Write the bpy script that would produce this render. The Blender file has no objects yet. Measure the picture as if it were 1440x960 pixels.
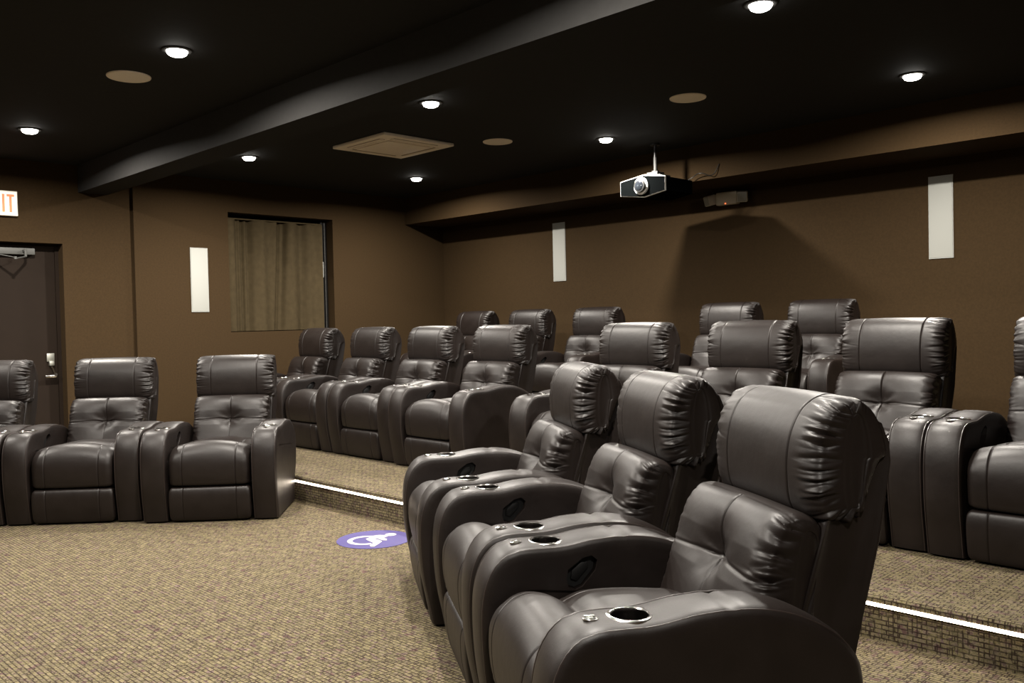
import bpy, bmesh, math, random
from mathutils import Vector, Matrix

C = bpy.context.scene.collection
PI = math.pi
random.seed(7)

# ------------------------------------------------------------------ camera
FPX = 1238.0
cam_d = bpy.data.cameras.new('camera')
cam = bpy.data.objects.new('camera', cam_d)
C.objects.link(cam)
cam_d.sensor_fit = 'HORIZONTAL'
cam_d.sensor_width = 36.0
cam_d.lens = FPX / 1440.0 * 36.0
cam_d.clip_start = 0.05
cam.matrix_world = Matrix(((0.70511733, -0.00114473, 0.70908973, 0.0),
                           (0.70875552, 0.0318789, -0.70473353, 0.0),
                           (-0.02179827, 0.99949108, 0.0232897, 1.28),
                           (0, 0, 0, 1)))
bpy.context.scene.camera = cam

# ------------------------------------------------------------------ world, exposure
sc = bpy.context.scene
w = bpy.data.worlds.new('world')
sc.world = w
w.use_nodes = True
w.node_tree.nodes['Background'].inputs[0].default_value = (0.0, 0.0, 0.0, 1)
w.node_tree.nodes['Background'].inputs[1].default_value = 0.0
sc.view_settings.view_transform = 'Standard'
sc.view_settings.look = 'None'
sc.view_settings.gamma = 1.0
sc.view_settings.use_curve_mapping = False
sc.view_settings.exposure = 0.0
try:
    sc.cycles.use_denoising = True
    sc.cycles.max_bounces = 8
    sc.cycles.sample_clamp_indirect = 4.0
    sc.cycles.caustics_reflective = False
    sc.cycles.caustics_refractive = False
except Exception:
    pass

LAMP_W = 105.0
LAMP_COL = (1.0, 0.935, 0.845)
LIGHT_X = (-7.64, -4.96, -2.31)
LIGHT_Y = (0.33, 2.26, 4.15, 6.16)
CEIL = 2.88
LED_E = 20.0

# ------------------------------------------------------------------ helpers
def node_mat(name):
    m = bpy.data.materials.new(name)
    m.use_nodes = True
    nt = m.node_tree
    return m, nt, nt.nodes['Principled BSDF']

def N(nt, kind, **kw):
    n = nt.nodes.new(kind)
    for k, v in kw.items():
        setattr(n, k, v)
    return n

def simple(name, col, rough=0.6, metal=0.0, spec=0.5, noise=0.0, nscale=40.0, bump=0.0, bscale=200.0):
    m, nt, b = node_mat(name)
    b.inputs['Base Color'].default_value = (*col, 1)
    b.inputs['Roughness'].default_value = rough
    b.inputs['Metallic'].default_value = metal
    b.inputs['Specular IOR Level'].default_value = spec
    tc = N(nt, 'ShaderNodeTexCoord')
    if noise:
        no = N(nt, 'ShaderNodeTexNoise')
        no.inputs['Scale'].default_value = nscale
        no.inputs['Detail'].default_value = 3
        nt.links.new(tc.outputs['Object'], no.inputs['Vector'])
        cr = N(nt, 'ShaderNodeValToRGB')
        cr.color_ramp.elements[0].position = 0.3
        cr.color_ramp.elements[1].position = 0.7
        cr.color_ramp.elements[0].color = (*[c * (1 - noise) for c in col], 1)
        cr.color_ramp.elements[1].color = (*[min(1, c * (1 + noise)) for c in col], 1)
        nt.links.new(no.outputs['Fac'], cr.inputs['Fac'])
        nt.links.new(cr.outputs['Color'], b.inputs['Base Color'])
    if bump:
        n2 = N(nt, 'ShaderNodeTexNoise')
        n2.inputs['Scale'].default_value = bscale
        n2.inputs['Detail'].default_value = 4
        nt.links.new(tc.outputs['Object'], n2.inputs['Vector'])
        bp = N(nt, 'ShaderNodeBump')
        bp.inputs['Strength'].default_value = bump
        bp.inputs['Distance'].default_value = 0.002
        nt.links.new(n2.outputs['Fac'], bp.inputs['Height'])
        nt.links.new(bp.outputs['Normal'], b.inputs['Normal'])
    return m

def emit(name, col, strength):
    m, nt, b = node_mat(name)
    b.inputs['Base Color'].default_value = (*col, 1)
    b.inputs['Emission Color'].default_value = (*col, 1)
    b.inputs['Emission Strength'].default_value = strength
    return m

def link_mesh(name, verts, faces, m=None, parent=None, smooth=True, angle=40):
    me = bpy.data.meshes.new(name)
    me.from_pydata([tuple(v) for v in verts], [], faces)
    me.validate()
    bm = bmesh.new()
    bm.from_mesh(me)
    bmesh.ops.recalc_face_normals(bm, faces=bm.faces)
    bm.to_mesh(me)
    bm.free()
    if smooth:
        for p in me.polygons:
            p.use_smooth = True
        if angle is not None:
            me.set_sharp_from_angle(angle=math.radians(angle))
    o = bpy.data.objects.new(name, me)
    C.objects.link(o)
    if m:
        me.materials.append(m)
    if parent:
        o.parent = parent
    return o

class MB:
    """collects simple solids into one mesh"""
    def __init__(self):
        self.bm = bmesh.new()

    def box(self, x0, x1, y0, y1, z0, z1, bevel=0.0):
        t = bmesh.new()
        bmesh.ops.create_cube(t, size=1.0)
        for v in t.verts:
            v.co = Vector(((x0 + x1) / 2 + v.co.x * (x1 - x0), (y0 + y1) / 2 + v.co.y * (y1 - y0),
                           (z0 + z1) / 2 + v.co.z * (z1 - z0)))
        if bevel:
            bmesh.ops.bevel(t, geom=t.edges[:], offset=bevel, segments=2, profile=0.5, affect='EDGES')
        self._add(t)
        return self

    def cyl(self, p, r, d, axis='Z', seg=32, r2=None, bevel=0.0):
        t = bmesh.new()
        bmesh.ops.create_cone(t, cap_ends=True, segments=seg, radius1=r, radius2=r if r2 is None else r2, depth=d)
        if bevel:
            es = [e for e in t.edges if abs(e.verts[0].co.z - e.verts[1].co.z) < 1e-6]
            bmesh.ops.bevel(t, geom=es, offset=bevel, segments=2, profile=0.5, affect='EDGES')
        if axis == 'X':
            rot = Matrix.Rotation(PI / 2, 4, 'Y')
        elif axis == 'Y':
            rot = Matrix.Rotation(PI / 2, 4, 'X')
        else:
            rot = Matrix.Identity(4)
        t.transform(Matrix.Translation(p) @ rot)
        self._add(t)
        return self

    def bar(self, a, b, wd, ht):
        a = Vector(a); b = Vector(b)
        d = b - a
        q = d.to_track_quat('X', 'Z').to_matrix().to_4x4()
        t = bmesh.new()
        bmesh.ops.create_cube(t, size=1.0)
        for v in t.verts:
            v.co = Vector((v.co.x * d.length, v.co.y * wd, v.co.z * ht))
        t.transform(Matrix.Translation((a + b) / 2) @ q)
        self._add(t)
        return self

    def prism(self, pts, axis, a, b, bevel=0.0):
        """extrude a 2D polygon along an axis from a to b"""
        def P(u, v, s):
            return {'X': (s, u, v), 'Y': (u, s, v), 'Z': (u, v, s)}[axis]
        t = bmesh.new()
        A = [t.verts.new(P(u, v, a)) for u, v in pts]
        B = [t.verts.new(P(u, v, b)) for u, v in pts]
        n = len(pts)
        t.faces.new(A)
        t.faces.new(B[::-1])
        for i in range(n):
            t.faces.new((A[i], A[(i + 1) % n], B[(i + 1) % n], B[i]))
        bmesh.ops.recalc_face_normals(t, faces=t.faces)
        if bevel:
            bmesh.ops.bevel(t, geom=t.edges[:], offset=bevel, segments=2, profile=0.5, affect='EDGES')
        self._add(t)
        return self

    def lathe(self, prof, center, seg=40):
        """profile of (radius, z) rows spun about z; open at both ends unless radius 0"""
        t = bmesh.new()
        rows = []
        for r, z in prof:
            rows.append([t.verts.new((center[0] + r * math.cos(2 * PI * k / seg), center[1] + r * math.sin(2 * PI * k / seg),
                                      center[2] + z)) for k in range(seg)])
        for i in range(len(rows) - 1):
            for k in range(seg):
                t.faces.new((rows[i][k], rows[i][(k + 1) % seg], rows[i + 1][(k + 1) % seg], rows[i + 1][k]))
        self._add(t)
        return self

    def _add(self, t):
        me = bpy.data.meshes.new('t')
        t.to_mesh(me)
        t.free()
        self.bm.from_mesh(me)
        bpy.data.meshes.remove(me)

    def build(self, name, m=None, parent=None, smooth=True, angle=35):
        me = bpy.data.meshes.new(name)
        self.bm.to_mesh(me)
        self.bm.free()
        if smooth:
            for p in me.polygons:
                p.use_smooth = True
            me.set_sharp_from_angle(angle=math.radians(angle))
        o = bpy.data.objects.new(name, me)
        C.objects.link(o)
        if m:
            me.materials.append(m)
        if parent:
            o.parent = parent
        return o

def struct(o):
    o['kind'] = 'structure'
    return o

def tag(o, label, cat, group=None):
    o['label'] = label
    o['category'] = cat
    if group:
        o['group'] = group
    return o

def thing(name, label, cat, loc=(0, 0, 0), rz=0.0, group=None):
    o = bpy.data.objects.new(name, None)
    o.empty_display_size = 0.1
    C.objects.link(o)
    o.location = loc
    o.rotation_euler = (0, 0, rz)
    return tag(o, label, cat, group)

def dup(root, loc, rz, label):
    r = root.copy()
    C.objects.link(r)
    r.location = loc
    r.rotation_euler = (0, 0, rz)
    r['label'] = label
    for ch in list(root.children):
        c = ch.copy()
        C.objects.link(c)
        c.parent = r
        for g in list(ch.children):
            d = g.copy()
            C.objects.link(d)
            d.parent = c
    return r

def boolean_cut(o, cutters):
    for cu in cutters:
        cu.parent = o.parent
        md = o.modifiers.new('b', 'BOOLEAN')
        md.operation = 'DIFFERENCE'
        md.solver = 'EXACT'
        md.object = cu
    bpy.context.view_layer.update()
    dg = bpy.context.evaluated_depsgraph_get()
    me = bpy.data.meshes.new_from_object(o.evaluated_get(dg))
    o.modifiers.clear()
    old = o.data
    o.data = me
    for cu in cutters:
        bpy.data.objects.remove(cu, do_unlink=True)
    me.name = old.name
    for p in me.polygons:
        p.use_smooth = True
    me.set_sharp_from_angle(angle=math.radians(38))

# ------------------------------------------------------------------ materials
def leather_mat():
    m, nt, b = node_mat('dark_brown_leather')
    b.inputs['Roughness'].default_value = 0.4
    b.inputs['Specular IOR Level'].default_value = 0.33
    tc = N(nt, 'ShaderNodeTexCoord')
    no = N(nt, 'ShaderNodeTexNoise')
    no.inputs['Scale'].default_value = 9.0
    no.inputs['Detail'].default_value = 4
    nt.links.new(tc.outputs['Object'], no.inputs['Vector'])
    cr = N(nt, 'ShaderNodeValToRGB')
    cr.color_ramp.elements[0].position = 0.3
    cr.color_ramp.elements[0].color = (0.0066, 0.0042, 0.0034, 1)
    cr.color_ramp.elements[1].position = 0.75
    cr.color_ramp.elements[1].color = (0.0100, 0.0066, 0.0054, 1)
    nt.links.new(no.outputs['Fac'], cr.inputs['Fac'])
    nt.links.new(cr.outputs['Color'], b.inputs['Base Color'])
    mr = N(nt, 'ShaderNodeMapRange')
    mr.inputs['To Min'].default_value = 0.40
    mr.inputs['To Max'].default_value = 0.50
    nt.links.new(no.outputs['Fac'], mr.inputs['Value'])
    nt.links.new(mr.outputs['Result'], b.inputs['Roughness'])
    vo = N(nt, 'ShaderNodeTexVoronoi')
    vo.inputs['Scale'].default_value = 420.0
    nt.links.new(tc.outputs['Object'], vo.inputs['Vector'])
    n2 = N(nt, 'ShaderNodeTexNoise')
    n2.inputs['Scale'].default_value = 22.0
    n2.inputs['Detail'].default_value = 3
    nt.links.new(tc.outputs['Object'], n2.inputs['Vector'])
    b1 = N(nt, 'ShaderNodeBump')
    b1.inputs['Strength'].default_value = 0.12
    b1.inputs['Distance'].default_value = 0.001
    nt.links.new(vo.outputs['Distance'], b1.inputs['Height'])
    b2 = N(nt, 'ShaderNodeBump')
    b2.inputs['Strength'].default_value = 0.25
    b2.inputs['Distance'].default_value = 0.004
    nt.links.new(n2.outputs['Fac'], b2.inputs['Height'])
    nt.links.new(b1.outputs['Normal'], b2.inputs['Normal'])
    nt.links.new(b2.outputs['Normal'], b.inputs['Normal'])
    return m

def carpet_mat():
    m, nt, b = node_mat('woven_carpet')
    b.inputs['Roughness'].default_value = 0.95
    b.inputs['Specular IOR Level'].default_value = 0.1
    tc = N(nt, 'ShaderNodeTexCoord')
    sep = N(nt, 'ShaderNodeSeparateXYZ')
    nt.links.new(tc.outputs['Object'], sep.inputs[0])
    add = N(nt, 'ShaderNodeMath', operation='ADD')
    nt.links.new(sep.outputs['Y'], add.inputs[0])
    nt.links.new(sep.outputs['Z'], add.inputs[1])
    comb = N(nt, 'ShaderNodeCombineXYZ')
    nt.links.new(sep.outputs['X'], comb.inputs['X'])
    nt.links.new(add.outputs[0], comb.inputs['Y'])
    # base colour: blotches of tan, olive, mauve and rust
    n1 = N(nt, 'ShaderNodeTexNoise')
    n1.inputs['Scale'].default_value = 20.0
    n1.inputs['Detail'].default_value = 3.5
    n1.inputs['Roughness'].default_value = 0.62
    nt.links.new(comb.outputs[0], n1.inputs['Vector'])
    r1 = N(nt, 'ShaderNodeValToRGB')
    els = r1.color_ramp.elements
    els[0].position = 0.36
    els[0].color = (0.0961, 0.0570, 0.0484, 1)
    els[1].position = 0.67
    els[1].color = (0.1333, 0.0961, 0.0837, 1)
    for pos, col in ((0.405, (0.125, 0.100, 0.072)), (0.45, (0.158, 0.126, 0.078)), (0.485, (0.085, 0.078, 0.036)), (0.52, (0.180, 0.140, 0.092)),
                     (0.56, (0.125, 0.108, 0.045)), (0.60, (0.178, 0.142, 0.098)), (0.635, (0.110, 0.072, 0.062))):
        e = els.new(pos)
        e.color = (*col, 1)
    nt.links.new(n1.outputs['Fac'], r1.inputs['Fac'])
    # dark broken threads in the two weave directions
    def threads(rot, sx, seed):
        mp = N(nt, 'ShaderNodeMapping')
        mp.inputs['Rotation'].default_value = (0, 0, rot)
        mp.inputs['Location'].default_value = (seed, seed * 0.7, 0)
        nt.links.new(comb.outputs[0], mp.inputs['Vector'])
        br = N(nt, 'ShaderNodeTexBrick')
        br.offset = 0.37
        br.inputs['Color1'].default_value = (1, 1, 1, 1)
        br.inputs['Color2'].default_value = (0.55, 0.55, 0.55, 1)
        br.inputs['Mortar'].default_value = (0, 0, 0, 1)
        br.inputs['Scale'].default_value = 1.0
        br.inputs['Brick Width'].default_value = sx
        br.inputs['Row Height'].default_value = 0.018
        br.inputs['Mortar Size'].default_value = 0.0028
        br.inputs['Mortar Smooth'].default_value = 0.25
        nt.links.new(mp.outputs[0], br.inputs['Vector'])
        # break the lines up
        n = N(nt, 'ShaderNodeTexNoise')
        n.inputs['Scale'].default_value = 24.0
        n.inputs['Detail'].default_value = 2.0
        nt.links.new(mp.outputs[0], n.inputs['Vector'])
        mr = N(nt, 'ShaderNodeMapRange')
        mr.inputs['From Min'].default_value = 0.44
        mr.inputs['From Max'].default_value = 0.56
        nt.links.new(n.outputs['Fac'], mr.inputs['Value'])
        return br, mr
    brA, mA = threads(0.0, 0.050, 0.0)
    brB, mB = threads(PI / 2, 0.036, 3.3)
    def factor(br, mr, strength):
        inv = N(nt, 'ShaderNodeMath', operation='MULTIPLY')
        nt.links.new(br.outputs['Fac'], inv.inputs[0])
        nt.links.new(mr.outputs['Result'], inv.inputs[1])
        s = N(nt, 'ShaderNodeMath', operation='MULTIPLY')
        s.inputs[1].default_value = strength
        nt.links.new(inv.outputs[0], s.inputs[0])
        return s
    fa = factor(brA, mA, 0.85)
    fb = factor(brB, mB, 0.85)
    mx = N(nt, 'ShaderNodeMath', operation='MAXIMUM')
    nt.links.new(fa.outputs[0], mx.inputs[0])
    nt.links.new(fb.outputs[0], mx.inputs[1])
    # tile to tile value variation
    mul = N(nt, 'ShaderNodeMix', data_type='RGBA', blend_type='MULTIPLY')
    mul.inputs['Factor'].default_value = 0.6
    nt.links.new(r1.outputs['Color'], mul.inputs['A'])
    nt.links.new(brA.outputs['Color'], mul.inputs['B'])
    mix = N(nt, 'ShaderNodeMix', data_type='RGBA')
    nt.links.new(mx.outputs[0], mix.inputs['Factor'])
    nt.links.new(mul.outputs['Result'], mix.inputs['A'])
    mix.inputs['B'].default_value = (0.0186, 0.0112, 0.0087, 1)
    nt.links.new(mix.outputs['Result'], b.inputs['Base Color'])
    fn = N(nt, 'ShaderNodeTexNoise')
    fn.inputs['Scale'].default_value = 350.0
    nt.links.new(tc.outputs['Object'], fn.inputs['Vector'])
    bp = N(nt, 'ShaderNodeBump')
    bp.inputs['Strength'].default_value = 0.4
    bp.inputs['Distance'].default_value = 0.003
    nt.links.new(fn.outputs['Fac'], bp.inputs['Height'])
    nt.links.new(bp.outputs['Normal'], b.inputs['Normal'])
    return m

M = {}
M['leather'] = leather_mat()
M['piping'] = simple('leather_piping', (0.018, 0.012, 0.010), 0.4)
M['carpet'] = carpet_mat()
M['wall'] = simple('brown_wall_fabric', (0.034, 0.0200, 0.0078), 0.9, spec=0.15, noise=0.10, nscale=60, bump=0.3, bscale=300)
M['ceiling'] = simple('black_ceiling_paint', (0.013, 0.013, 0.0125), 0.85, spec=0.2, noise=0.1, nscale=30)
M['beam'] = simple('lit_black_paint', (0.034, 0.033, 0.032), 0.85, spec=0.2, noise=0.06, nscale=30)  # ceiling black painted lighter, as if lit by the downlights
M['door'] = simple('dark_door_paint', (0.012, 0.0070, 0.0040), 0.75, spec=.15, noise=0.05, nscale=8)
M['white'] = simple('white_grille', (0.34, 0.345, 0.32), 0.7, spec=0.2, bump=0.2, bscale=900)
M['offwhite'] = simple('off_white_plastic', (0.88, 0.80, 0.70), 0.55, noise=0.03)
M['vent_dark'] = simple('vent_slot_shadow_plastic', (0.30, 0.25, 0.18), 0.7)
M['spk'] = simple('ceiling_speaker_mesh', (0.86, 0.80, 0.72), 0.7, bump=0.3, bscale=700)
M['grey_plastic'] = simple('grey_plastic', (0.60, 0.57, 0.50), 0.5)
M['silver'] = simple('silver_case', (0.62, 0.62, 0.60), 0.35, metal=0.3)
M['black_panel'] = simple('black_front_panel', (0.0016, 0.0019, 0.0020), 0.9, spec=.0)
M['mount_grey'] = simple('grey_mount_paint', (0.06, 0.06, 0.058), 0.6)
M['black_plastic'] = simple('black_plastic', (0.012, 0.012, 0.012), 0.35)
M['pocket_black'] = simple('matte_black_plastic', (0.004, 0.004, 0.004), 0.55, spec=.3)
M['chrome'] = simple('chrome', (0.75, 0.73, 0.70), 0.16, metal=1.0)
M['dark_chrome'] = simple('dark_cup_steel', (0.10, 0.09, 0.085), 0.25, metal=1.0)
M['alu'] = simple('aluminium', (0.40, 0.40, 0.36), 0.5, metal=1.0)
M['closer'] = simple('closer_grey_metal', (0.07, 0.07, 0.065), 0.6, metal=0.0)
M['glass_dark'] = simple('dark_lens_glass', (0.01, 0.012, 0.015), 0.05, spec=0.8)
M['curtain'] = simple('olive_brown_curtain_cloth', (0.047, 0.0345, 0.0175), 0.9, spec=0.1, noise=0.12, nscale=18, bump=0.3, bscale=400)
M['frame_dark'] = simple('dark_window_frame', (0.008, 0.007, 0.006), 0.7, spec=.2)
M['decal'] = simple('violet_decal_vinyl', (0.034, 0.026, 0.115), 0.6, spec=.2, noise=0.05, nscale=12)
M['decal_white'] = simple('white_decal_vinyl', (0.30, 0.29, 0.30), 0.6)
M['lamp'] = emit('lamp_lens', (1.0, 0.96, 0.88), 22.0)
M['led'] = emit('led_strip_glow', (1.0, 0.84, 0.66), LED_E)
M['exit_face'] = emit('exit_sign_face', (1.0, 0.90, 0.74), 0.55)
M['exit_red'] = emit('exit_sign_letters', (1.0, 0.22, 0.10), 0.65)
M['exit_body'] = simple('exit_sign_housing', (0.75, 0.72, 0.65), 0.5)
M['indicator'] = emit('red_indicator', (1.0, 0.16, 0.05), 2.5)

# ------------------------------------------------------------------ room shell
XL, XR, YB, YF = -9.0, 1.75, 7.69, -3.4
XD = -9.045            # the door bay of the left wall sits a little further back
STEP1, STEP2 = 3.41, 5.55
H1, H2 = 0.18, 0.335
SOF_Y, SOF_Z = 7.05, 2.546

struct(MB().box(XD - .3, XR + .1, YF - .1, YB + .1, -0.1, 0.0).build('floor', M['carpet'], smooth=False))
def platform(y0, z0, z1):
    mb = MB()
    mb.box(XL, XR, y0, YB, z0, z1 - .035)
    mb.prism([(y0 - .012, z1 - .035), (y0 - .014, z1 - .012), (y0 - .006, z1 - .002), (y0 + .006, z1), (YB, z1), (YB, z1 - .035)],
             'X', XL, XR)
    return struct(mb.build('platform', M['carpet'], smooth=False))
platform(STEP1, 0.0, H1)
platform(STEP2, H1, H2)

struct(MB().box(XD - .3, XR + .1, YF - .1, YB + .1, CEIL, CEIL + .1).build('ceiling', M['ceiling'], smooth=False))
beam = struct(MB().box(XD, XR, 3.087, 3.36, 2.618, CEIL).build('ceiling_beam', M['beam'], smooth=False))
beam.data.materials.append(M['ceiling'])  # one paint: underside and rear keep the darker, unlit tone
for p in beam.data.polygons:
    if p.normal.z < -.5 or p.normal.y > .5:
        p.material_index = 1
struct(MB().box(XL, XR, SOF_Y, YB, SOF_Z, CEIL).build('ceiling_soffit', M['wall'], smooth=False))

struct(MB().box(XL - .4, XR + .1, YB, YB + .1, 0, CEIL).build('wall_back', M['wall'], smooth=False))
struct(MB().box(XR, XR + .1, YF, YB, 0, CEIL).build('wall_right', M['wall'], smooth=False))
struct(MB().box(XD - .3, XR + .1, YF - .1, YF, 0, CEIL).build('wall_front', M['wall'], smooth=False))
DY0, DY1, DZ = 1.95, 2.93, 2.115
WY0, WY1, WZ0, WZ1 = 4.615, 5.955, 1.225, 2.537
wl = MB()
wl.box(XD - .3, XD, YF, DY0, 0, CEIL)
wl.box(XD - .3, XD, DY0, DY1, DZ, CEIL)
wl.box(XD - .3, XD, DY1, 3.595, 0, CEIL)
wl.box(XL - .4, XL, 3.595, WY0, 0, CEIL)
wl.box(XL - .4, XL, WY0, WY1, 0, WZ0)
wl.box(XL - .4, XL, WY0, WY1, WZ1, CEIL)
wl.box(XL - .4, XL, WY1, YB, 0, CEIL)
struct(wl.build('wall_left', M['wall'], smooth=False))

# door set back in its opening
XDF = XD - .14
door = struct(MB().box(XDF - .045, XDF, DY0 + .04, DY1 - .035, 0.008, DZ - .035).build('door_1', M['door'], smooth=False))
fr = MB()
fr.box(XDF - .09, XDF + .012, DY0, DY0 + .038, 0, DZ)
fr.box(XDF - .09, XDF + .012, DY1 - .033, DY1, 0, DZ)
fr.box(XDF - .09, XDF + .012, DY0 + .038, DY1 - .033, DZ - .033, DZ)
fr.build('door_frame', M['door'], door, smooth=False)
hb = MB()
hb.box(XDF, XDF + .014, 2.795, 2.865, .985, 1.065, .004)
hb.box(XDF, XDF + .03, 2.812, 2.86, .945, .99, .006)
hb.build('lock_plate', M['alu'], door)
hd = MB()
hd.cyl((XDF + .03, 2.862, .86), .011, .06, 'X')
hd.bar((XDF + .012, 2.838, .94), (XDF + .03, 2.868, .85), .012, .014)
hd.box(XDF + .035, XDF + .058, 2.765, 2.872, .832, .858, .006)
hd.build('door_handle', M['chrome'], door)
cl = thing('door_closer', 'grey metal door closer with folded arm at the top of the door', 'door closer', (XDF, 2.5, 2.05))
MB().box(0.001, .06, -.12, .21, -.045, .018, .008).build('closer_body', M['closer'], cl)
ar = MB()
ar.cyl((.10, .115, -.03), .012, .07)
ar.bar((.10, .115, -.065), (.235, -.01, -.095), .02, .008)
ar.bar((.235, -.01, -.086), (.09, -.17, -.04), .02, .008)
ar.cyl((.235, -.01, -.09), .013, .024)
ar.box(.055, .105, .10, .13, -.02, .0, .003)
ar.build('closer_arm', M['closer'], cl)

# window: dark frame and glass deep in the opening, curtain in front
win = struct(MB().box(XL - .385, XL - .32, WY0, WY0 + .05, WZ0, WZ1).box(XL - .385, XL - .32, WY1 - .05, WY1, WZ0, WZ1)
             .box(XL - .385, XL - .32, WY0 + .05, WY1 - .05, WZ1 - .05, WZ1).box(XL - .385, XL - .32, WY0 + .05, WY1 - .05, WZ0, WZ0 + .05)
             .build('window_1', M['frame_dark'], smooth=False))
MB().box(XL - .365, XL - .35, WY0 + .05, WY1 - .05, WZ0 + .05, WZ1 - .05).build('pane', M['glass_dark'], win, smooth=False)
fs = thing('window_sash', 'dark sliding window sash edge showing right of the curtain', 'window sash', (XL - .15, 5.905, WZ0))
sb = MB()
sb.box(-.03, .03, -.045, -.012, .003, 1.309)
sb.box(-.05, .02, .006, .046, .003, 1.309)
sb.build('frame', M['frame_dark'], fs, smooth=False)
MB().box(.031, .043, -.036, -.018, .625, .815, .004).build('handle', M['white'], fs)
MB().box(.0205, .024, .010, .016, .01, 1.30).build('track', M['mount_grey'], fs)

def curtain():
    verts, faces = [], []
    nu, nv = 180, 24
    y0, y1 = WY0 + .012, 5.845
    z0, z1 = WZ0 + .008, WZ1 - .065
    for layer in (0, 1):
        for j in range(nv + 1):
            tv = j / nv
            for i in range(nu + 1):
                tu = i / nu
                y = y0 + (y1 - y0) * tu
                ph = tu * 2 * PI
                wv = .022 * math.sin(ph * 3.3 + .5) + .010 * math.sin(ph * 6.1 + .4 * tv)
                for c0, sl, dp, wd in ((.115, .0, .05, .012), (.175, .004, .075, .013), (.235, -.005, .06, .014), (.40, .01, .022, .03), (.555, -.045, .07, .012),
                                       (.60, -.05, .055, .011), (.72, .0, .02, .035), (.80, -.01, .03, .022), (.93, .0, .025, .03)):
                    wv -= dp * math.exp(-((tu - c0 - sl * (1 - tv)) / (wd * 2.0)) ** 2)
                x = XL - .075 + wv - .004 * layer
                sag = 0.0
                verts.append((x, y, z0 + (z1 - z0) * tv - sag))
    W_ = nu + 1
    off = W_ * (nv + 1)
    for j in range(nv):
        for i in range(nu):
            a = j * W_ + i
            faces.append((a, a + 1, a + 1 + W_, a + W_))
            faces.append((off + a, off + a + W_, off + a + 1 + W_, off + a + 1))
    for i in range(nu):
        faces.append((i, i + 1, off + i + 1, off + i))
        a = nv * W_ + i
        faces.append((a, off + a, off + a + 1, a + 1))
    for j in range(nv):
        a = j * W_
        faces.append((a, a + W_, off + a + W_, off + a))
        a = j * W_ + nu
        faces.append((a, off + a, off + a + W_, a + W_))
    return verts, faces
cv, cf = curtain()
cu = thing('curtain', 'olive brown pleated curtain closed inside the window opening', 'curtain', (0, 0, 0))
link_mesh('cloth', cv, cf, M['curtain'], cu, angle=70)
MB().box(XL - .105, XL - .085, WY0 + .004, 5.85, WZ1 - .0645, WZ1 - .050).build('rail', M['curtain'], cu, smooth=False)

# ------------------------------------------------------------------ ceiling lights
def downlight(x, y, label, shown=True):
    t = thing('recessed_downlight', label, 'ceiling light', (x, y, CEIL), 0, 'recessed downlights in the black ceiling')
    MB().lathe([(.058, -.0005), (.084, -.0005), (.086, -.004), (.080, -.007), (.064, -.008), (.060, -.004), (.058, -.0005)], (0, 0, 0)).build('trim_ring', M['beam'], t)
    MB().lathe([(.059, -.001), (.058, -.012), (.052, -.024), (.040, -.031), (.0005, -.034)], (0, 0, 0), 32).build('lens', M['lamp'], t)
    ld = bpy.data.lights.new('downlight_lamp', 'AREA')
    ld.shape = 'DISK'
    ld.size = 0.085
    ld.energy = LAMP_W
    ld.color = LAMP_COL
    ld.spread = math.radians(171)
    lo = bpy.data.objects.new('bulb', ld)
    C.objects.link(lo)
    lo.parent = t
    lo.location = (0, 0, -.036)
    return t
LL = {(-7.64, 2.26): 'round downlight at the far left of the photo, above the exit sign',
      (-4.96, 2.26): 'bright round downlight next to the leftmost round ceiling speaker',
      (-2.31, 4.15): 'round downlight at the top edge of the photo, right of the beam',
      (-4.96, 4.15): 'round downlight just above the square air conditioning cassette',
      (-7.64, 4.15): 'round downlight close behind the beam, left of the air conditioning cassette',
      (-7.64, 6.16): 'round downlight just below the square air conditioning cassette',
      (-4.96, 6.16): 'round downlight just left of and above the projector',
      (-2.31, 6.16): 'round downlight at the far right, above the right wall speaker'}
for xx, yy in [(a, b) for b in LIGHT_Y for a in LIGHT_X] + [(0.36, 0.33)]:  # the lone lamp right of the grid is added to brighten the nearest recliner
        downlight(xx, yy, LL.get((xx, yy), 'unseen round downlight in the ceiling just outside the top edge of the photo'))

# ------------------------------------------------------------------ ceiling speakers, air conditioner
def ceil_speaker(x, y, label):
    t = thing('ceiling_speaker', label, 'speaker', (x, y, CEIL), 0, 'round in-ceiling speakers')
    MB().lathe([(.0005, -.007), (.118, -.007), (.121, -.006), (.121, -.0005)], (0, 0, 0), 48).build('grille', M['spk'], t)
    MB().lathe([(.1215, -.0005), (.1215, -.006), (.124, -.009), (.130, -.008), (.132, -.004), (.132, -.0005)], (0, 0, 0), 48).build('rim', M['offwhite'], t)
ceil_speaker(-5.66, 2.26, 'round beige ceiling speaker left of the beam, nearest the camera')
ceil_speaker(-5.65, 5.49, 'round beige ceiling speaker just right of the air conditioning cassette')
ceil_speaker(-3.65, 5.49, 'round beige ceiling speaker above and right of the projector')

ac = thing('air_conditioning_cassette', 'square beige ceiling cassette air conditioner with louvred slots', 'air conditioner', (-6.33, 4.85, CEIL))
MB().box(-.385, .385, -.385, .385, -.030, -.001, .008).build('panel', M['offwhite'], ac)
MB().box(-.235, .235, -.235, .235, -.042, -.0305, .006).build('intake_grille', M['offwhite'], ac)
for k in range(4):
    a = k * PI / 2
    o = MB().box(-.24, .24, .272, .330, -.0325, -.0302).build('air_slot', M['vent_dark'], ac)
    o.rotation_euler = (0, 0, a)
    o2 = MB().bar((-.245, .305, -.034), (.245, .305, -.034), .036, .004).build('louvre', M['offwhite'], ac)
    o2.rotation_euler = (0, 0, a)

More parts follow.
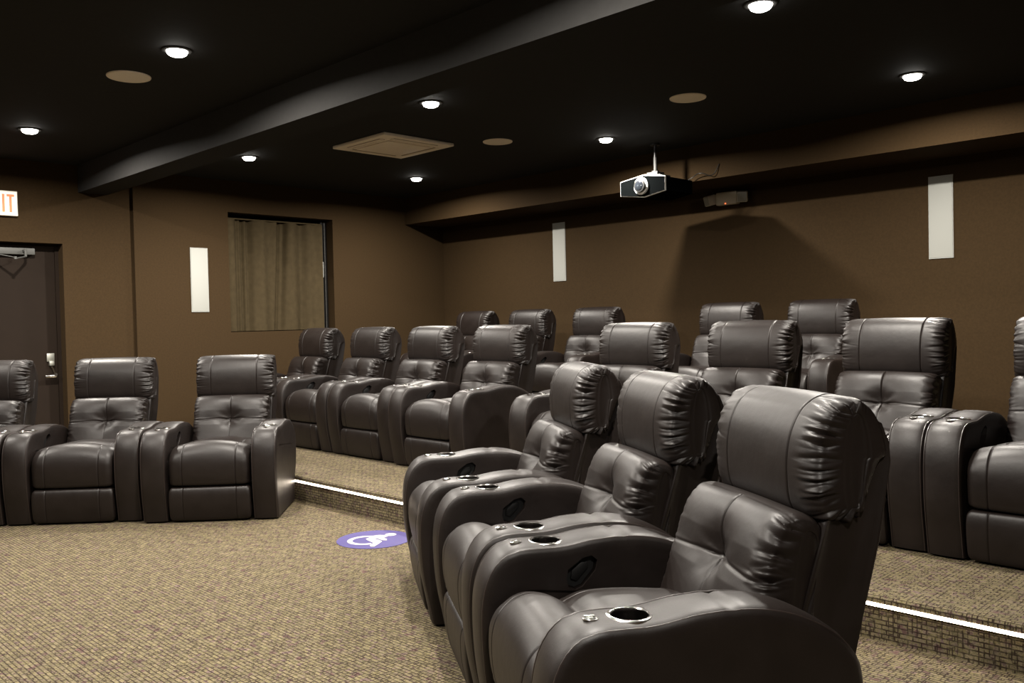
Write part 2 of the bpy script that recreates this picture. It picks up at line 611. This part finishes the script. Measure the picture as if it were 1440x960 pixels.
# ------------------------------------------------------------------ wall speakers
def wall_speaker(label, loc, rz):
    t = thing('wall_speaker', label, 'speaker', loc, rz, 'tall white in-wall speakers')
    MB().box(-.091, .091, -.012, -.001, -.334, .334, .003).build('grille', M['white'], t)
    f = MB()
    f.box(-.097, -.0915, -.009, -.0005, -.341, .341)
    f.box(.0915, .097, -.009, -.0005, -.341, .341)
    f.box(-.0915, .0915, -.009, -.0005, .3345, .341)
    f.box(-.0915, .0915, -.009, -.0005, -.341, -.3345)
    f.build('frame', M['white'], t, smooth=False)
wall_speaker('tall white in-wall speaker on the left wall between door and curtain', (XL, 4.27, 1.789), PI / 2)
wall_speaker('tall white in-wall speaker on the back wall left of the projector', (-6.915, YB, 2.075), 0)
wall_speaker('tall white in-wall speaker on the back wall at the far right', (-2.665, YB, 2.062), 0)

# ------------------------------------------------------------------ exit sign
ex = thing('exit_sign', 'lit white exit sign with red letters above the dark door', 'exit sign', (XD, 2.385, 2.462), PI / 2)
MB().box(-.155, .155, -.045, -.001, -.115, .115, .006).build('housing', M['exit_body'], ex)
MB().box(-.147, .147, -.047, -.0455, -.107, .107).build('face', M['exit_face'], ex, smooth=False)
def letters():
    mb = MB()
    y0, y1 = -.0492, -.0475
    hz = .082
    t = .021
    # E
    x = -.125
    mb.box(x, x + t, y0, y1, -hz, hz)
    for z in (-hz, -t / 2, hz - t):
        mb.box(x + t, x + .058, y0, y1, z, z + t)
    # X
    x = -.053
    mb.prism([(x, hz), (x + .024, hz), (x + .062, -hz), (x + .038, -hz)], 'Y', y0, y1)
    mb.prism([(x, -hz), (x + .024, -hz), (x + .062, hz), (x + .038, hz)], 'Y', y0 - .0004, y1)
    # I
    x = .024
    mb.box(x, x + t, y0, y1, -hz, hz)
    # T
    x = .062
    mb.box(x, x + .063, y0, y1, hz - t, hz)
    mb.box(x + .021, x + .042, y0, y1, -hz, hz - t)
    return mb
letters().build('letters', M['exit_red'], ex, smooth=False)

# ------------------------------------------------------------------ projector
pj = thing('projector', 'black and silver projector with round lens hanging from the ceiling on a pole', 'projector', (-4.815, 6.695, 2.471))
HEX = [(-.25, -.066), (-.25, .066), (-.215, .072), (0.02, .104), (.215, .072), (.25, .066), (.25, -.066), (.215, -.072), (0.02, -.104), (-.215, -.072)]
MB().prism([(u, v * .92) for u, v in HEX], 'Y', -.19, .225, .008).build('case', M['black_panel'], pj)
MB().prism(HEX, 'Y', -.2055, -.1915, .002).build('front_bezel', M['silver'], pj)
MB().prism([(u * .970, v * .91) for u, v in HEX], 'Y', -.212, -.2055).build('front_panel', M['black_panel'], pj, smooth=False)
MB().cyl((.0, -.222, 0), .078, .020, 'Y', 48, bevel=.004).build('lens_ring', M['silver'], pj)
MB().cyl((.0, -.24, 0), .058, .035, 'Y', 48, bevel=.003).build('lens_barrel', M['black_plastic'], pj)
o = MB().cyl((0, -.2615, 0), .046, .010, 'Y', 40, r2=.030).build('lens_glass', M['glass_dark'], pj)
mt = MB()
mt.box(-.11, .11, -.08, .08, .100, .112, .003)
mt.box(-.06, .06, -.055, .055, .1125, .145, .004)
mt.cyl((0, 0, .152), .035, .014)
mt.build('ceiling_mount', M['mount_grey'], pj)
MB().cyl((0, 0, .220), .017, .130, seg=24).build('pole', M['mount_grey'], pj)
MB().cyl((0, 0, .339), .014, .107, seg=24).build('pole_extension', M['black_plastic'], pj)
MB().cyl((0, 0, .3995), .045, .0165, seg=32).build('ceiling_plate', M['black_plastic'], pj)
for i, (xx, zz) in enumerate(((-.15, 0), (.15, 0))):
    v = MB()
    for k in range(6):
        v.box(xx - .04, xx + .04, .2255, .229, -.03 + k * .011, -.025 + k * .011)
    v.build('vent', M['black_plastic'], pj, smooth=False)

# cable loop behind the projector
cc = bpy.data.curves.new('projector_cable', 'CURVE')
cc.dimensions = '3D'
cc.bevel_depth = .004
cc.bevel_resolution = 3
sp = cc.splines.new('BEZIER')
cpts = [(-4.74, 6.955, 2.50), (-4.62, 7.0, 2.575), (-4.52, 6.98, 2.60), (-4.42, 7.02, 2.575), (-4.36, 7.045, 2.67)]
sp.bezier_points.add(len(cpts) - 1)
for bp_, p in zip(sp.bezier_points, cpts):
    bp_.co = p
    bp_.handle_left_type = bp_.handle_right_type = 'AUTO'
co_ = bpy.data.objects.new('projector_cable', cc)
C.objects.link(co_)
dg = bpy.context.evaluated_depsgraph_get()
cme = bpy.data.meshes.new_from_object(co_.evaluated_get(dg))
bpy.data.objects.remove(co_, do_unlink=True)
cab = bpy.data.objects.new('projector_cable', cme)
C.objects.link(cab)
cme.materials.append(M['black_plastic'])
tag(cab, 'thin black cable looping from the back of the projector to the soffit', 'cable')

# ------------------------------------------------------------------ emergency light
em = thing('emergency_light', 'grey twin head emergency light with red indicator under the soffit on the back wall', 'emergency light', (-4.63, YB, 2.43))
MB().box(-.13, .10, -.075, -.002, -.055, .07, .010).build('housing', M['grey_plastic'], em)
for s, xx in ((-1, -.185), (1, .155)):
    hd_ = MB().box(-.05, .05, -.055, .04, -.05, .05, .012).build('lamp_head', M['grey_plastic'], em)
    hd_.location = (xx + (.01 if s > 0 else .0), -.07, .005)
    hd_.rotation_euler = (0.25, 0, .45 * s)
    gl = MB().box(-.042, .042, -.0565, -.0552, -.042, .042).build('lamp_lens', M['white'], hd_, smooth=False)
MB().cyl((-.02, -.077, -.045), .006, .006, 'Y', 16).build('indicator', M['indicator'], em)

# ------------------------------------------------------------------ step light
led = thing('step_light_strip', 'glowing white linear light under the carpeted step edge', 'strip light', (0, STEP1, 0.137))
MB().box(XL + .02, XR - .02, -.010, -.0005, -.004, .0145).build('channel', M['alu'], led, smooth=False)
lm = MB()
lm.box(XL + .03, XR - .03, -.0150, -.0105, -.001, .0125, .001)
lm.build('diffuser', M['led'], led, smooth=False)

# ------------------------------------------------------------------ floor decal
dc = thing('floor_decal', 'round violet wheelchair access decal on the carpet', 'decal', (-4.287, 3.071, 0.0))
MB().cyl((0, 0, .0015), .221, .002, seg=72).build('disc', M['decal'], dc, smooth=False)
sy = MB()
arc = []
cx, cy, ro, ri = -.013, -.052, .109, .078
n = 40
a0, a1 = math.radians(100), math.radians(345)
for k in range(n + 1):
    a = a0 + (a1 - a0) * k / n
    arc.append((cx + ro * math.cos(a), cy + ro * math.sin(a)))
inner = []
for k in range(n + 1):
    a = a1 + (a0 - a1) * k / n
    inner.append((cx + ri * math.cos(a), cy + ri * math.sin(a)))
t_ = bmesh.new()
ring_o = [t_.verts.new((x, y, .0036)) for x, y in arc]
ring_i = [t_.verts.new((x, y, .0036)) for x, y in inner[::-1]]
for k in range(n):
    t_.faces.new((ring_o[k], ring_o[k + 1], ring_i[k + 1], ring_i[k]))
sy._add(t_)
sy.prism([(-.068, .042), (-.055, .078), (-.022, .1), (.011, .094), (.014, .071), (.022, .051), (.058, .049), (.085, .027), (.066, .014),
          (.0, .020), (-.04, -.033), (-.054, .009)], 'Z', .0027, .0041)
sy.prism([(-.04, -.033), (-.014, .002), (.05, .002), (.085, -.006), (.11, -.043), (.148, -.11), (.13, -.121), (.103, -.107), (.076, -.062),
          (.041, -.054), (-.009, -.045)], 'Z', .0027, .0043)
sy.cyl((-.013, .131, .00315), .034, .0009, seg=32)
sy.build('wheelchair_symbol', M['decal_white'], dc, smooth=False)

# ------------------------------------------------------------------ recliner
def resample_closed(pts, n):
    """Catmull-Rom through closed points, resampled evenly"""
    m = len(pts)
    dense = []
    for i in range(m):
        p0, p1, p2, p3 = (Vector(pts[(i + k - 1) % m]) for k in range(4))
        for s in range(24):
            t = s / 24
            dense.append(0.5 * ((2 * p1) + (-p0 + p2) * t + (2 * p0 - 5 * p1 + 4 * p2 - p3) * t * t + (-p0 + 3 * p1 - 3 * p2 + p3) * t ** 3))
    L = [0]
    for i in range(len(dense)):
        L.append(L[-1] + (dense[(i + 1) % len(dense)] - dense[i]).length)
    out = []
    j = 0
    for k in range(n):
        d = L[-1] * k / n
        while L[j + 1] < d:
            j += 1
        f = (d - L[j]) / max(1e-9, L[j + 1] - L[j])
        out.append(dense[j].lerp(dense[(j + 1) % len(dense)], f))
    return out

def make_ridges(rnd, count, wmin, wmax):
    return [((i + rnd.uniform(-.42, .42)) / count, rnd.uniform(wmin, wmax), rnd.uniform(.35, 1.0), rnd.uniform(0, 1), rnd.uniform(-.022, .022)) for i in range(count)]

def ridge_val(rs, s, g=1.0):
    v = 0.0
    st = 0.5
    cr = 0.0
    for c, wd, h, ln, tl in rs:
        d = abs(s - c - tl * (1 - g))
        d = abs(min(d, 1 - d))
        e = h * math.exp(-(d / wd) ** 1.35)
        if e > v:
            v = e
            st = ln
        d2 = abs(s - c - wd * 1.7 - tl * 1.6 * (1 - g))
        d2 = abs(min(d2, 1 - d2))
        cr = max(cr, (1.35 - h) * math.exp(-(d2 / (wd * .42)) ** 1.5))
    return v - .7 * cr, st

def pillow(name, prof, m, parent, half, flat, crown, n_s, ridge_amp, extra=None, kmin=.12, round_k=.24, seamk=.55, ridges=26, seed=1,
           front_only=None, bulge=.012, yoff=.0, zk=1.0, g0=.62, gflat=.45, seams=()):
    """closed profile (y, z) lofted along x with soft gathered ends"""
    P = resample_closed(prof, n_s)
    cy = sum(p[0] for p in P) / n_s
    cz = sum(p[1] for p in P) / n_s
    layers = []                          # (x, k, gather envelope 0..1, seam flag)
    nx = 14
    xs = [flat * i / (nx - 1) for i in range(nx)]
    for q in seams:
        xs = [v for v in xs if abs(v - q) > .009 or v == 0] + [abs(q + e) for e in (-.008, -.0045, -.002, 0, .002, .0045, .008) if q + e >= 0 and (q > 0 or e > 0)]
    xs.sort()
    nx = len(xs)
    for x in xs:
        g = max(0.0, (x - flat * g0) / (flat * (1 - g0))) ** 1.5 * gflat
        layers.append((x, 1.0, g, 0))
    na = 12
    for i in range(1, na + 1):
        th = PI / 2 * i / na
        layers.append((flat + (half - flat) * math.sin(th), 1 - round_k * (1 - math.cos(th)), .45 + .55 * math.sin(th), 0))
    k0 = 1 - round_k
    nc = 14
    for i in range(1, nc + 1):
        k = k0 + (kmin - k0) * i / nc
        g = max(0.0, (k - seamk) / (k0 - seamk)) ** .6 if k > seamk else 0
        layers.append((half + .004 * math.sin(PI * i / nc), k, g, 1 if abs(k - seamk) < .022 else 0))
    verts = []
    idx = {}
    full = [(-1, i) for i in range(len(layers) - 1, 0, -1)] + [(1, i) for i in range(len(layers))]
    rnd = random.Random(seed)
    rr = {-1: make_ridges(rnd, ridges, .30 / ridges, .80 / ridges), 1: make_ridges(rnd, ridges, .30 / ridges, .80 / ridges)}
    for sgn, li in full:
        x, k, g, seam = layers[li]
        for si, p in enumerate(P):
            s = si / n_s
            dy, dz = p[0] - cy, p[1] - cz
            r = math.hypot(dy, dz)
            uy, uz = dy / r, dz / r
            puff = bulge * (1 - (x / half) ** 2) if li < nx + na else 0
            y = (cy + yoff * (1 - k)) + dy * k + uy * puff
            z = cz + dz * (1 - (1 - k) * zk) + uz * puff
            X = sgn * x
            if g > 0 and ridge_amp:
                v, st = ridge_val(rr[sgn], s, g)
                gg = max(0.0, g - st * .5) / (1 - st * .5)
                mask = 1.0 if front_only is None else max(0.04, min(1.0, (front_only - p[0]) / .05 + .5))
                a = ridge_amp * (v - .3) * gg * mask * (.45 if sgn < 0 else 1.0)
                y += uy * a
                z += uz * a
                X += sgn * a * .75 * min(1, max(0, (x - flat) / (half - flat)))
            if seam:
                X -= sgn * .002
            if extra:
                y, z = extra(X, y, z, uy, uz, li < nx + na)
            if crown:
                t = (z - crown[0]) / (crown[1] - crown[0])
                if t > 0:
                    z -= crown[2] * min(1, t) * (abs(X) / half) ** 2.2
            verts.append((X, y, z))
    faces = []
    nl = len(full)
    for a in range(nl - 1):
        for s in range(n_s):
            s2 = (s + 1) % n_s
            faces.append((a * n_s + s, a * n_s + s2, (a + 1) * n_s + s2, (a + 1) * n_s + s))
    faces.append(tuple(range(n_s)))
    faces.append(tuple(range((nl - 1) * n_s, nl * n_s))[::-1])
    return link_mesh(name, verts, faces, m, parent, angle=60)

def seam_dip(X, at, width=.0045):
    return math.exp(-((abs(X) - at) / width) ** 2)

ARM = [(.088, .012), (.072, .10), (.053, .20), (.043, .30), (.041, .40), (.046, .462), (.060, .515), (.086, .561), (.122, .591), (.160, .601), (.21, .603),
       (.27, .602), (.32, .606), (.38, .616), (.46, .621), (.485, .619), (.50, .620), (.56, .614), (.63, .597), (.70, .566), (.75, .532), (.79, .485), (.805, .44),
       (.806, .38), (.785, .26), (.735, .19), (.702, .10), (.697, .012)]

def densify(pts, step=.022):
    """smooth open run (Catmull-Rom) then closed by the straight bottom"""
    out = []
    n = len(pts)
    for i in range(n - 1):
        p0 = Vector(pts[max(0, i - 1)]); p1 = Vector(pts[i]); p2 = Vector(pts[i + 1]); p3 = Vector(pts[min(n - 1, i + 2)])
        L = (p2 - p1).length
        c = max(1, int(L / step))
        for s in range(c):
            t = s / c
            out.append(0.5 * ((2 * p1) + (-p0 + p2) * t + (2 * p0 - 5 * p1 + 4 * p2 - p3) * t * t + (-p0 + 3 * p1 - 3 * p2 + p3) * t ** 3))
    out.append(Vector(pts[-1]))
    return out

def inset_poly(P, d):
    n = len(P)
    out = []
    for i in range(n):
        a, b, c = P[i - 1], P[i], P[(i + 1) % n]
        t = (c - a)
        if t.length < 1e-9:
            out.append(b.copy())
            continue
        t.normalize()
        nrm = Vector((t[1], -t[0]))        # clockwise run: right-hand side is inwards
        if i in (0, n - 1):
            # bottom corners: go in along y only plus keep the floor line
            nrm = Vector((1 if i == 0 else -1, 0))
        out.append(b + nrm * d)
    return out

def arm_mesh(parent, side):
    """side -1 or 1; the arm spans |x| .268 .. .446"""
    P = densify(ARM)
    n = len(P)
    xm = side * .357
    hw = .0795
    rings = [(-hw, .120), (-hw - .002, .060), (-hw - .003, .032), (-hw - .002, .014), (-hw + .001, .0055), (-hw + .004, .0022), (-hw + .008, .0030), (-hw + .0125, .0005), (-hw + .028, -.0045),
             (0, -.0065)]
    rings = rings + [(-a, b) for a, b in rings[-2::-1]]
    verts, faces = [], []
    for dx, ins in rings:
        for p in inset_poly(P, ins):
            zz = max(p[1], .012)
            # the gathered tuck across the arm top
            tuck = math.exp(-((p[0] - .487) / .007) ** 2) * (.005 if abs(dx) < .075 and p[1] > .5 else 0)
            verts.append((xm + dx, p[0], zz - tuck))
    for a in range(len(rings) - 1):
        for s in range(n):
            s2 = (s + 1) % n
            faces.append((a * n + s, a * n + s2, (a + 1) * n + s2, (a + 1) * n + s))
    faces.append(tuple(range(n)))
    faces.append(tuple(range((len(rings) - 1) * n, len(rings) * n))[::-1])
    arm = link_mesh('armrest', verts, faces, M['leather'], parent, angle=50)
    cup = MB().cyl((xm, .26, .60), .0455, .16, seg=40).build('cut')
    s_in = -side                         # the pocket opens on the seat side
    xi = xm + s_in * hw
    POC = [(.300, .505), (.308, .480), (.330, .472), (.352, .480), (.392, .525), (.398, .556), (.380, .572), (.352, .566), (.306, .534)]
    pc = MB().prism(POC, 'X', min(xi - s_in * .026, xi + s_in * .03), max(xi - s_in * .026, xi + s_in * .03)).build('cut')
    boolean_cut(arm, [cup, pc])
    # piping on the two top edges
    for e in (-1, 1):
        pv, pf = [], []
        Q = inset_poly(P, .0022)
        ns = 6
        for i in range(0, n):
            t = (Q[min(n - 1, i + 1)] - Q[max(0, i - 1)])
            t.normalize()
            nr = Vector((-t[1], t[0]))
            for k in range(ns):
                a = 2 * PI * k / ns
                pv.append((xm + e * (hw - .0065) + .0026 * math.cos(a), Q[i][0] + nr[0] * .0026 * math.sin(a), max(.012, Q[i][1] + nr[1] * .0026 * math.sin(a))))
        for i in range(n - 1):
            for k in range(ns):
                k2 = (k + 1) % ns
                pf.append((i * ns + k, i * ns + k2, (i + 1) * ns + k2, (i + 1) * ns + k))
        link_mesh('piping', pv, pf, M['piping'], arm)
    ch = MB()
    ch.lathe([(.0432, -.006), (.0436, .002), (.046, .0045), (.052, .0045), (.0560, .002), (.0566, -.003)], (xm, .26, .6055), 40)
    ch.build('cup_holder_ring', M['chrome'], arm)
    MB().lathe([(.0432, .0), (.0425, -.03), (.040, -.070), (.037, -.076), (.0005, -.077)], (xm, .26, .6035), 36).build('cup_holder_well', M['dark_chrome'], arm)
    bt = MB()
    bt.cyl((xm, .166, .6085), .0185, .004, seg=28, bevel=.001)
    for dx, dy in ((-.008, -.007), (.008, -.007), (-.008, .007), (.008, .007), (0, 0)):
        bt.cyl((xm + dx, .166 + dy, .6115), .0052, .003, seg=12, bevel=.001)
    bt.build('control_button', M['chrome'], arm)
    pp = MB()
    xb = xi - s_in * .022
    INS = [(.347 + (u - .347) * .96, .521 + (v - .521) * .96) for u, v in POC]
    pp.prism(INS, 'X', min(xb, xb - s_in * .003), max(xb, xb - s_in * .003))
    xb2 = xb + s_in * .008
    pp.prism([(.318, .500), (.338, .493), (.374, .530), (.372, .550), (.350, .548), (.322, .526)], 'X', min(xb, xb2), max(xb, xb2), .003)
    pp.build('control_pocket', M['pocket_black'], arm)
    return arm

def make_recliner(label, loc, rz, group):
    t = thing('recliner', label, 'recliner', loc, rz, group)
    for s in (-1, 1):
        arm_mesh(t, s)
    # seat
    SEAT = [(.078, .245), (.058, .275), (.050, .34), (.053, .41), (.072, .470), (.108, .510), (.152, .525), (.198, .520), (.236, .502),
            (.254, .486), (.278, .498), (.33, .513), (.43, .512), (.55, .500), (.66, .485), (.70, .44), (.70, .33), (.60, .26), (.40, .245), (.20, .24)]
    def seat_extra(X, y, z, uy, uz, flatp):
        if flatp:
            d = .0045 * seam_dip(X, .172, .0030)
            if y < .24 or z > .4:
                return y - uy * d, z - uz * d
        return y, z
    pillow('seat_cushion', SEAT, M['leather'], t, .2600, .215, (.40, .50, .040), 150, .0025, seat_extra, round_k=.10, ridges=22, seed=5, bulge=.006, seamk=.4, seams=(.172,))
    FR = [(.074, .022), (.062, .07), (.054, .13), (.052, .19), (.062, .226), (.085, .234), (.11, .23), (.125, .18), (.125, .06), (.115, .022), (.09, .014)]
    def fr_extra(X, y, z, uy, uz, flatp):
        if flatp and y < .10:
            y += .004 * seam_dip(X, .172, .0030)
        return y, z
    pillow('footrest', FR, M['leather'], t, .2610, .235, None, 70, .0, fr_extra, round_k=.2, bulge=.003, seed=6, seams=(.172,))
    # lower back cushion
    BK = [(.555, .40), (.572, .45), (.596, .52), (.622, .60), (.650, .68), (.684, .745), (.725, .777), (.775, .775), (.815, .745), (.80, .64),
          (.76, .52), (.73, .42), (.68, .37), (.60, .36)]
    def bk_extra(X, y, z, uy, uz, flatp):
        if not flatp or y > .73:
            return y, z
        # tufted button and the cross seams that meet in it
        zb = .635
        r2 = (X / .060) ** 2 + ((z - zb) / .055) ** 2
        d = .034 * math.exp(-r2) + .012 * math.exp(-((X / .13) ** 2 + ((z - zb) / .11) ** 2))
        hz = math.exp(-((z - zb + .02 * (abs(X) / .25)) / .0045) ** 2)
        d += .006 * hz * (1 - .4 * abs(X) / .25)
        vt = math.exp(-(X / .0032) ** 2)
        d += .0055 * vt * (1 if z > zb else .35)
        ang = math.atan2(z - zb, X)
        rr = math.hypot(X, z - zb)
        d += .0030 * math.exp(-(rr / .075) ** 2) * math.cos(ang * 9 + 1.3) * min(1, rr / .02)
        # soft quarter pillows
        d -= .008 * abs(math.sin(PI * X / .25)) * (1 if abs(z - zb) < .2 else 0) * min(1, abs(z - zb) / .05)
        return y + d * .93, z + d * -.36
    pillow('back_cushion', BK, M['leather'], t, .2610, .208, None, 300, .013, bk_extra, round_k=.26, ridges=36, seed=11, front_only=.72, bulge=.005, zk=.3, g0=.68, gflat=.3, yoff=.10, seamk=.3, seams=(.0,))
    # head pillow
    HD = [(.845, .752), (.805, .763), (.783, .800), (.777, .865), (.780, .925), (.793, .980), (.822, 1.030), (.862, 1.058), (.905, 1.066), (.950, 1.050), (.985, 1.008),
          (1.004, .955), (1.008, .920), (.985, .905), (.960, .86), (.930, .79), (.900, .755)]
    def hd_extra(X, y, z, uy, uz, flatp):
        if flatp and y < .97:
            d = .0045 * seam_dip(X, .165, .0028)
            return y - uy * d, z - uz * d
        return y, z
    pillow('head_pillow', HD, M['leather'], t, .2760, .212, None, 420, .0145, hd_extra, round_k=.26, ridges=33, seed=29, front_only=.93, bulge=.006, seamk=.30, zk=.35, g0=.62, gflat=.40, yoff=.03, seams=(.165,))
    # rear shell
    SH = [(.70, .06), (.70, .30), (.715, .40), (.775, .62), (.845, .84), (.90, .985), (.945, 1.022), (.985, 1.00), (1.006, .95), (1.010, .90), (.975, .70),
          (.925, .48), (.90, .32), (.895, .06)]
    verts, faces = [], []
    Q = [Vector(p) for p in SH]
    n = len(Q)
    cyy = sum(p[0] for p in Q) / n
    czz = sum(p[1] for p in Q) / n
    rg = [(-.262, .93), (-.2695, .965), (-.271, .985), (-.268, .997), (-.258, 1.0), (0, 1.0), (.258, 1.0), (.268, .997), (.271, .985), (.2695, .965), (.262, .93)]
    for x, k in rg:
        ins = (1 - k) * .35
        for p in Q:
            d = Vector((cyy - p[0], (czz - p[1]) * .4))
            d.normalize()
            xx = x
            if p[1] < .62:                       # between the arms
                xx = max(-.258, min(.258, x))
            if p[1] < .35:
                xx = max(-.240, min(.240, xx))
            verts.append((xx, p[0] + d[0] * ins, max(.05, p[1] + d[1] * ins)))
    for a in range(len(rg) - 1):
        for s in range(n):
            s2 = (s + 1) % n
            faces.append((a * n + s, a * n + s2, (a + 1) * n + s2, (a + 1) * n + s))
    faces.append(tuple(range(n)))
    faces.append(tuple(range((len(rg) - 1) * n, len(rg) * n))[::-1])
    link_mesh('back_shell', verts, faces, M['leather'], t, angle=42)
    MB().box(-.255, .255, .20, .69, .0, .232, .006).build('base', M['pocket_black'], t)
    return t

G1 = 'recliners of the front row, left group'
first = None
CH = [
    # x, y, yaw, floor, label
    (-6.690, 1.286, 49.0, 0, 'recliner cut off by the left edge of the photo, in front of the door', 'front row recliners by the left wall'),
    (-6.104, 1.960, 49.0, 0, 'recliner of the left front group standing between its two neighbours', 'front row recliners by the left wall'),
    (-5.455, 2.595, 49.0, 0, 'dark brown recliner of the left front group whose side is lit by the glowing step', 'front row recliners by the left wall'),
    (-1.670, 1.545, -31.5, 0, 'nearest and largest recliner in the foreground, cup holder on its near arm in full view', 'front row recliners in the foreground'),
    (-2.447, 2.027, -32.2, 0, 'middle recliner of the three in the foreground', 'front row recliners in the foreground'),
    (-3.266, 2.500, -33.0, 0, 'farthest recliner of the three in the foreground, right of the violet floor decal', 'front row recliners in the foreground'),
    (-7.84, 4.115, 0, H1, 'second row recliner below the curtain, farthest left of that row', 'second row recliners, left group'),
    (-6.90, 4.115, 0, H1, 'second row recliner second from the left wall', 'second row recliners, left group'),
    (-6.00, 4.110, 0, H1, 'second row recliner third from the left wall', 'second row recliners, left group'),
    (-5.09, 4.075, 0, H1, 'second row recliner at the aisle, its plain right outer side showing', 'second row recliners, left group'),
    (-3.712, 4.03, 0, H1, 'second row recliner just right of the aisle, partly hidden behind the farthest foreground recliner', 'second row recliners, right group'),
    (-2.829, 4.04, 0, H1, 'second row recliner showing between the middle and nearest foreground recliners', 'second row recliners, right group'),
    (-1.946, 4.04, 0, H1, 'second row recliner behind the nearest foreground recliner, whole head pillow in view', 'second row recliners, right group'),
    (-1.063, 4.02, 0, H1, 'second row recliner cut off by the right edge of the photo', 'second row recliners, right group'),
    (-7.72, 6.20, 0, H2, 'back row recliner farthest left, only its head pillow top showing', 'back row recliners'),
    (-6.82, 6.20, 0, H2, 'back row recliner second from the left, below the left wall speaker of the back wall', 'back row recliners'),
    (-5.86, 6.20, 0, H2, 'back row recliner third from the left, at the aisle with tufted back showing', 'back row recliners'),
    (-4.285, 6.18, 0, H2, 'back row recliner just right of the aisle in the dark shadow of the projector', 'back row recliners'),
    (-3.405, 6.18, 0, H2, 'back row recliner farthest right, one arm with button showing beside it', 'back row recliners'),
]
for x, y, yaw, z, label, grp in CH:
    if first is None:
        first = make_recliner(label, (x, y, z), math.radians(yaw), grp)
    else:
        r = dup(first, (x, y, z), math.radians(yaw), label)
        r['group'] = grp
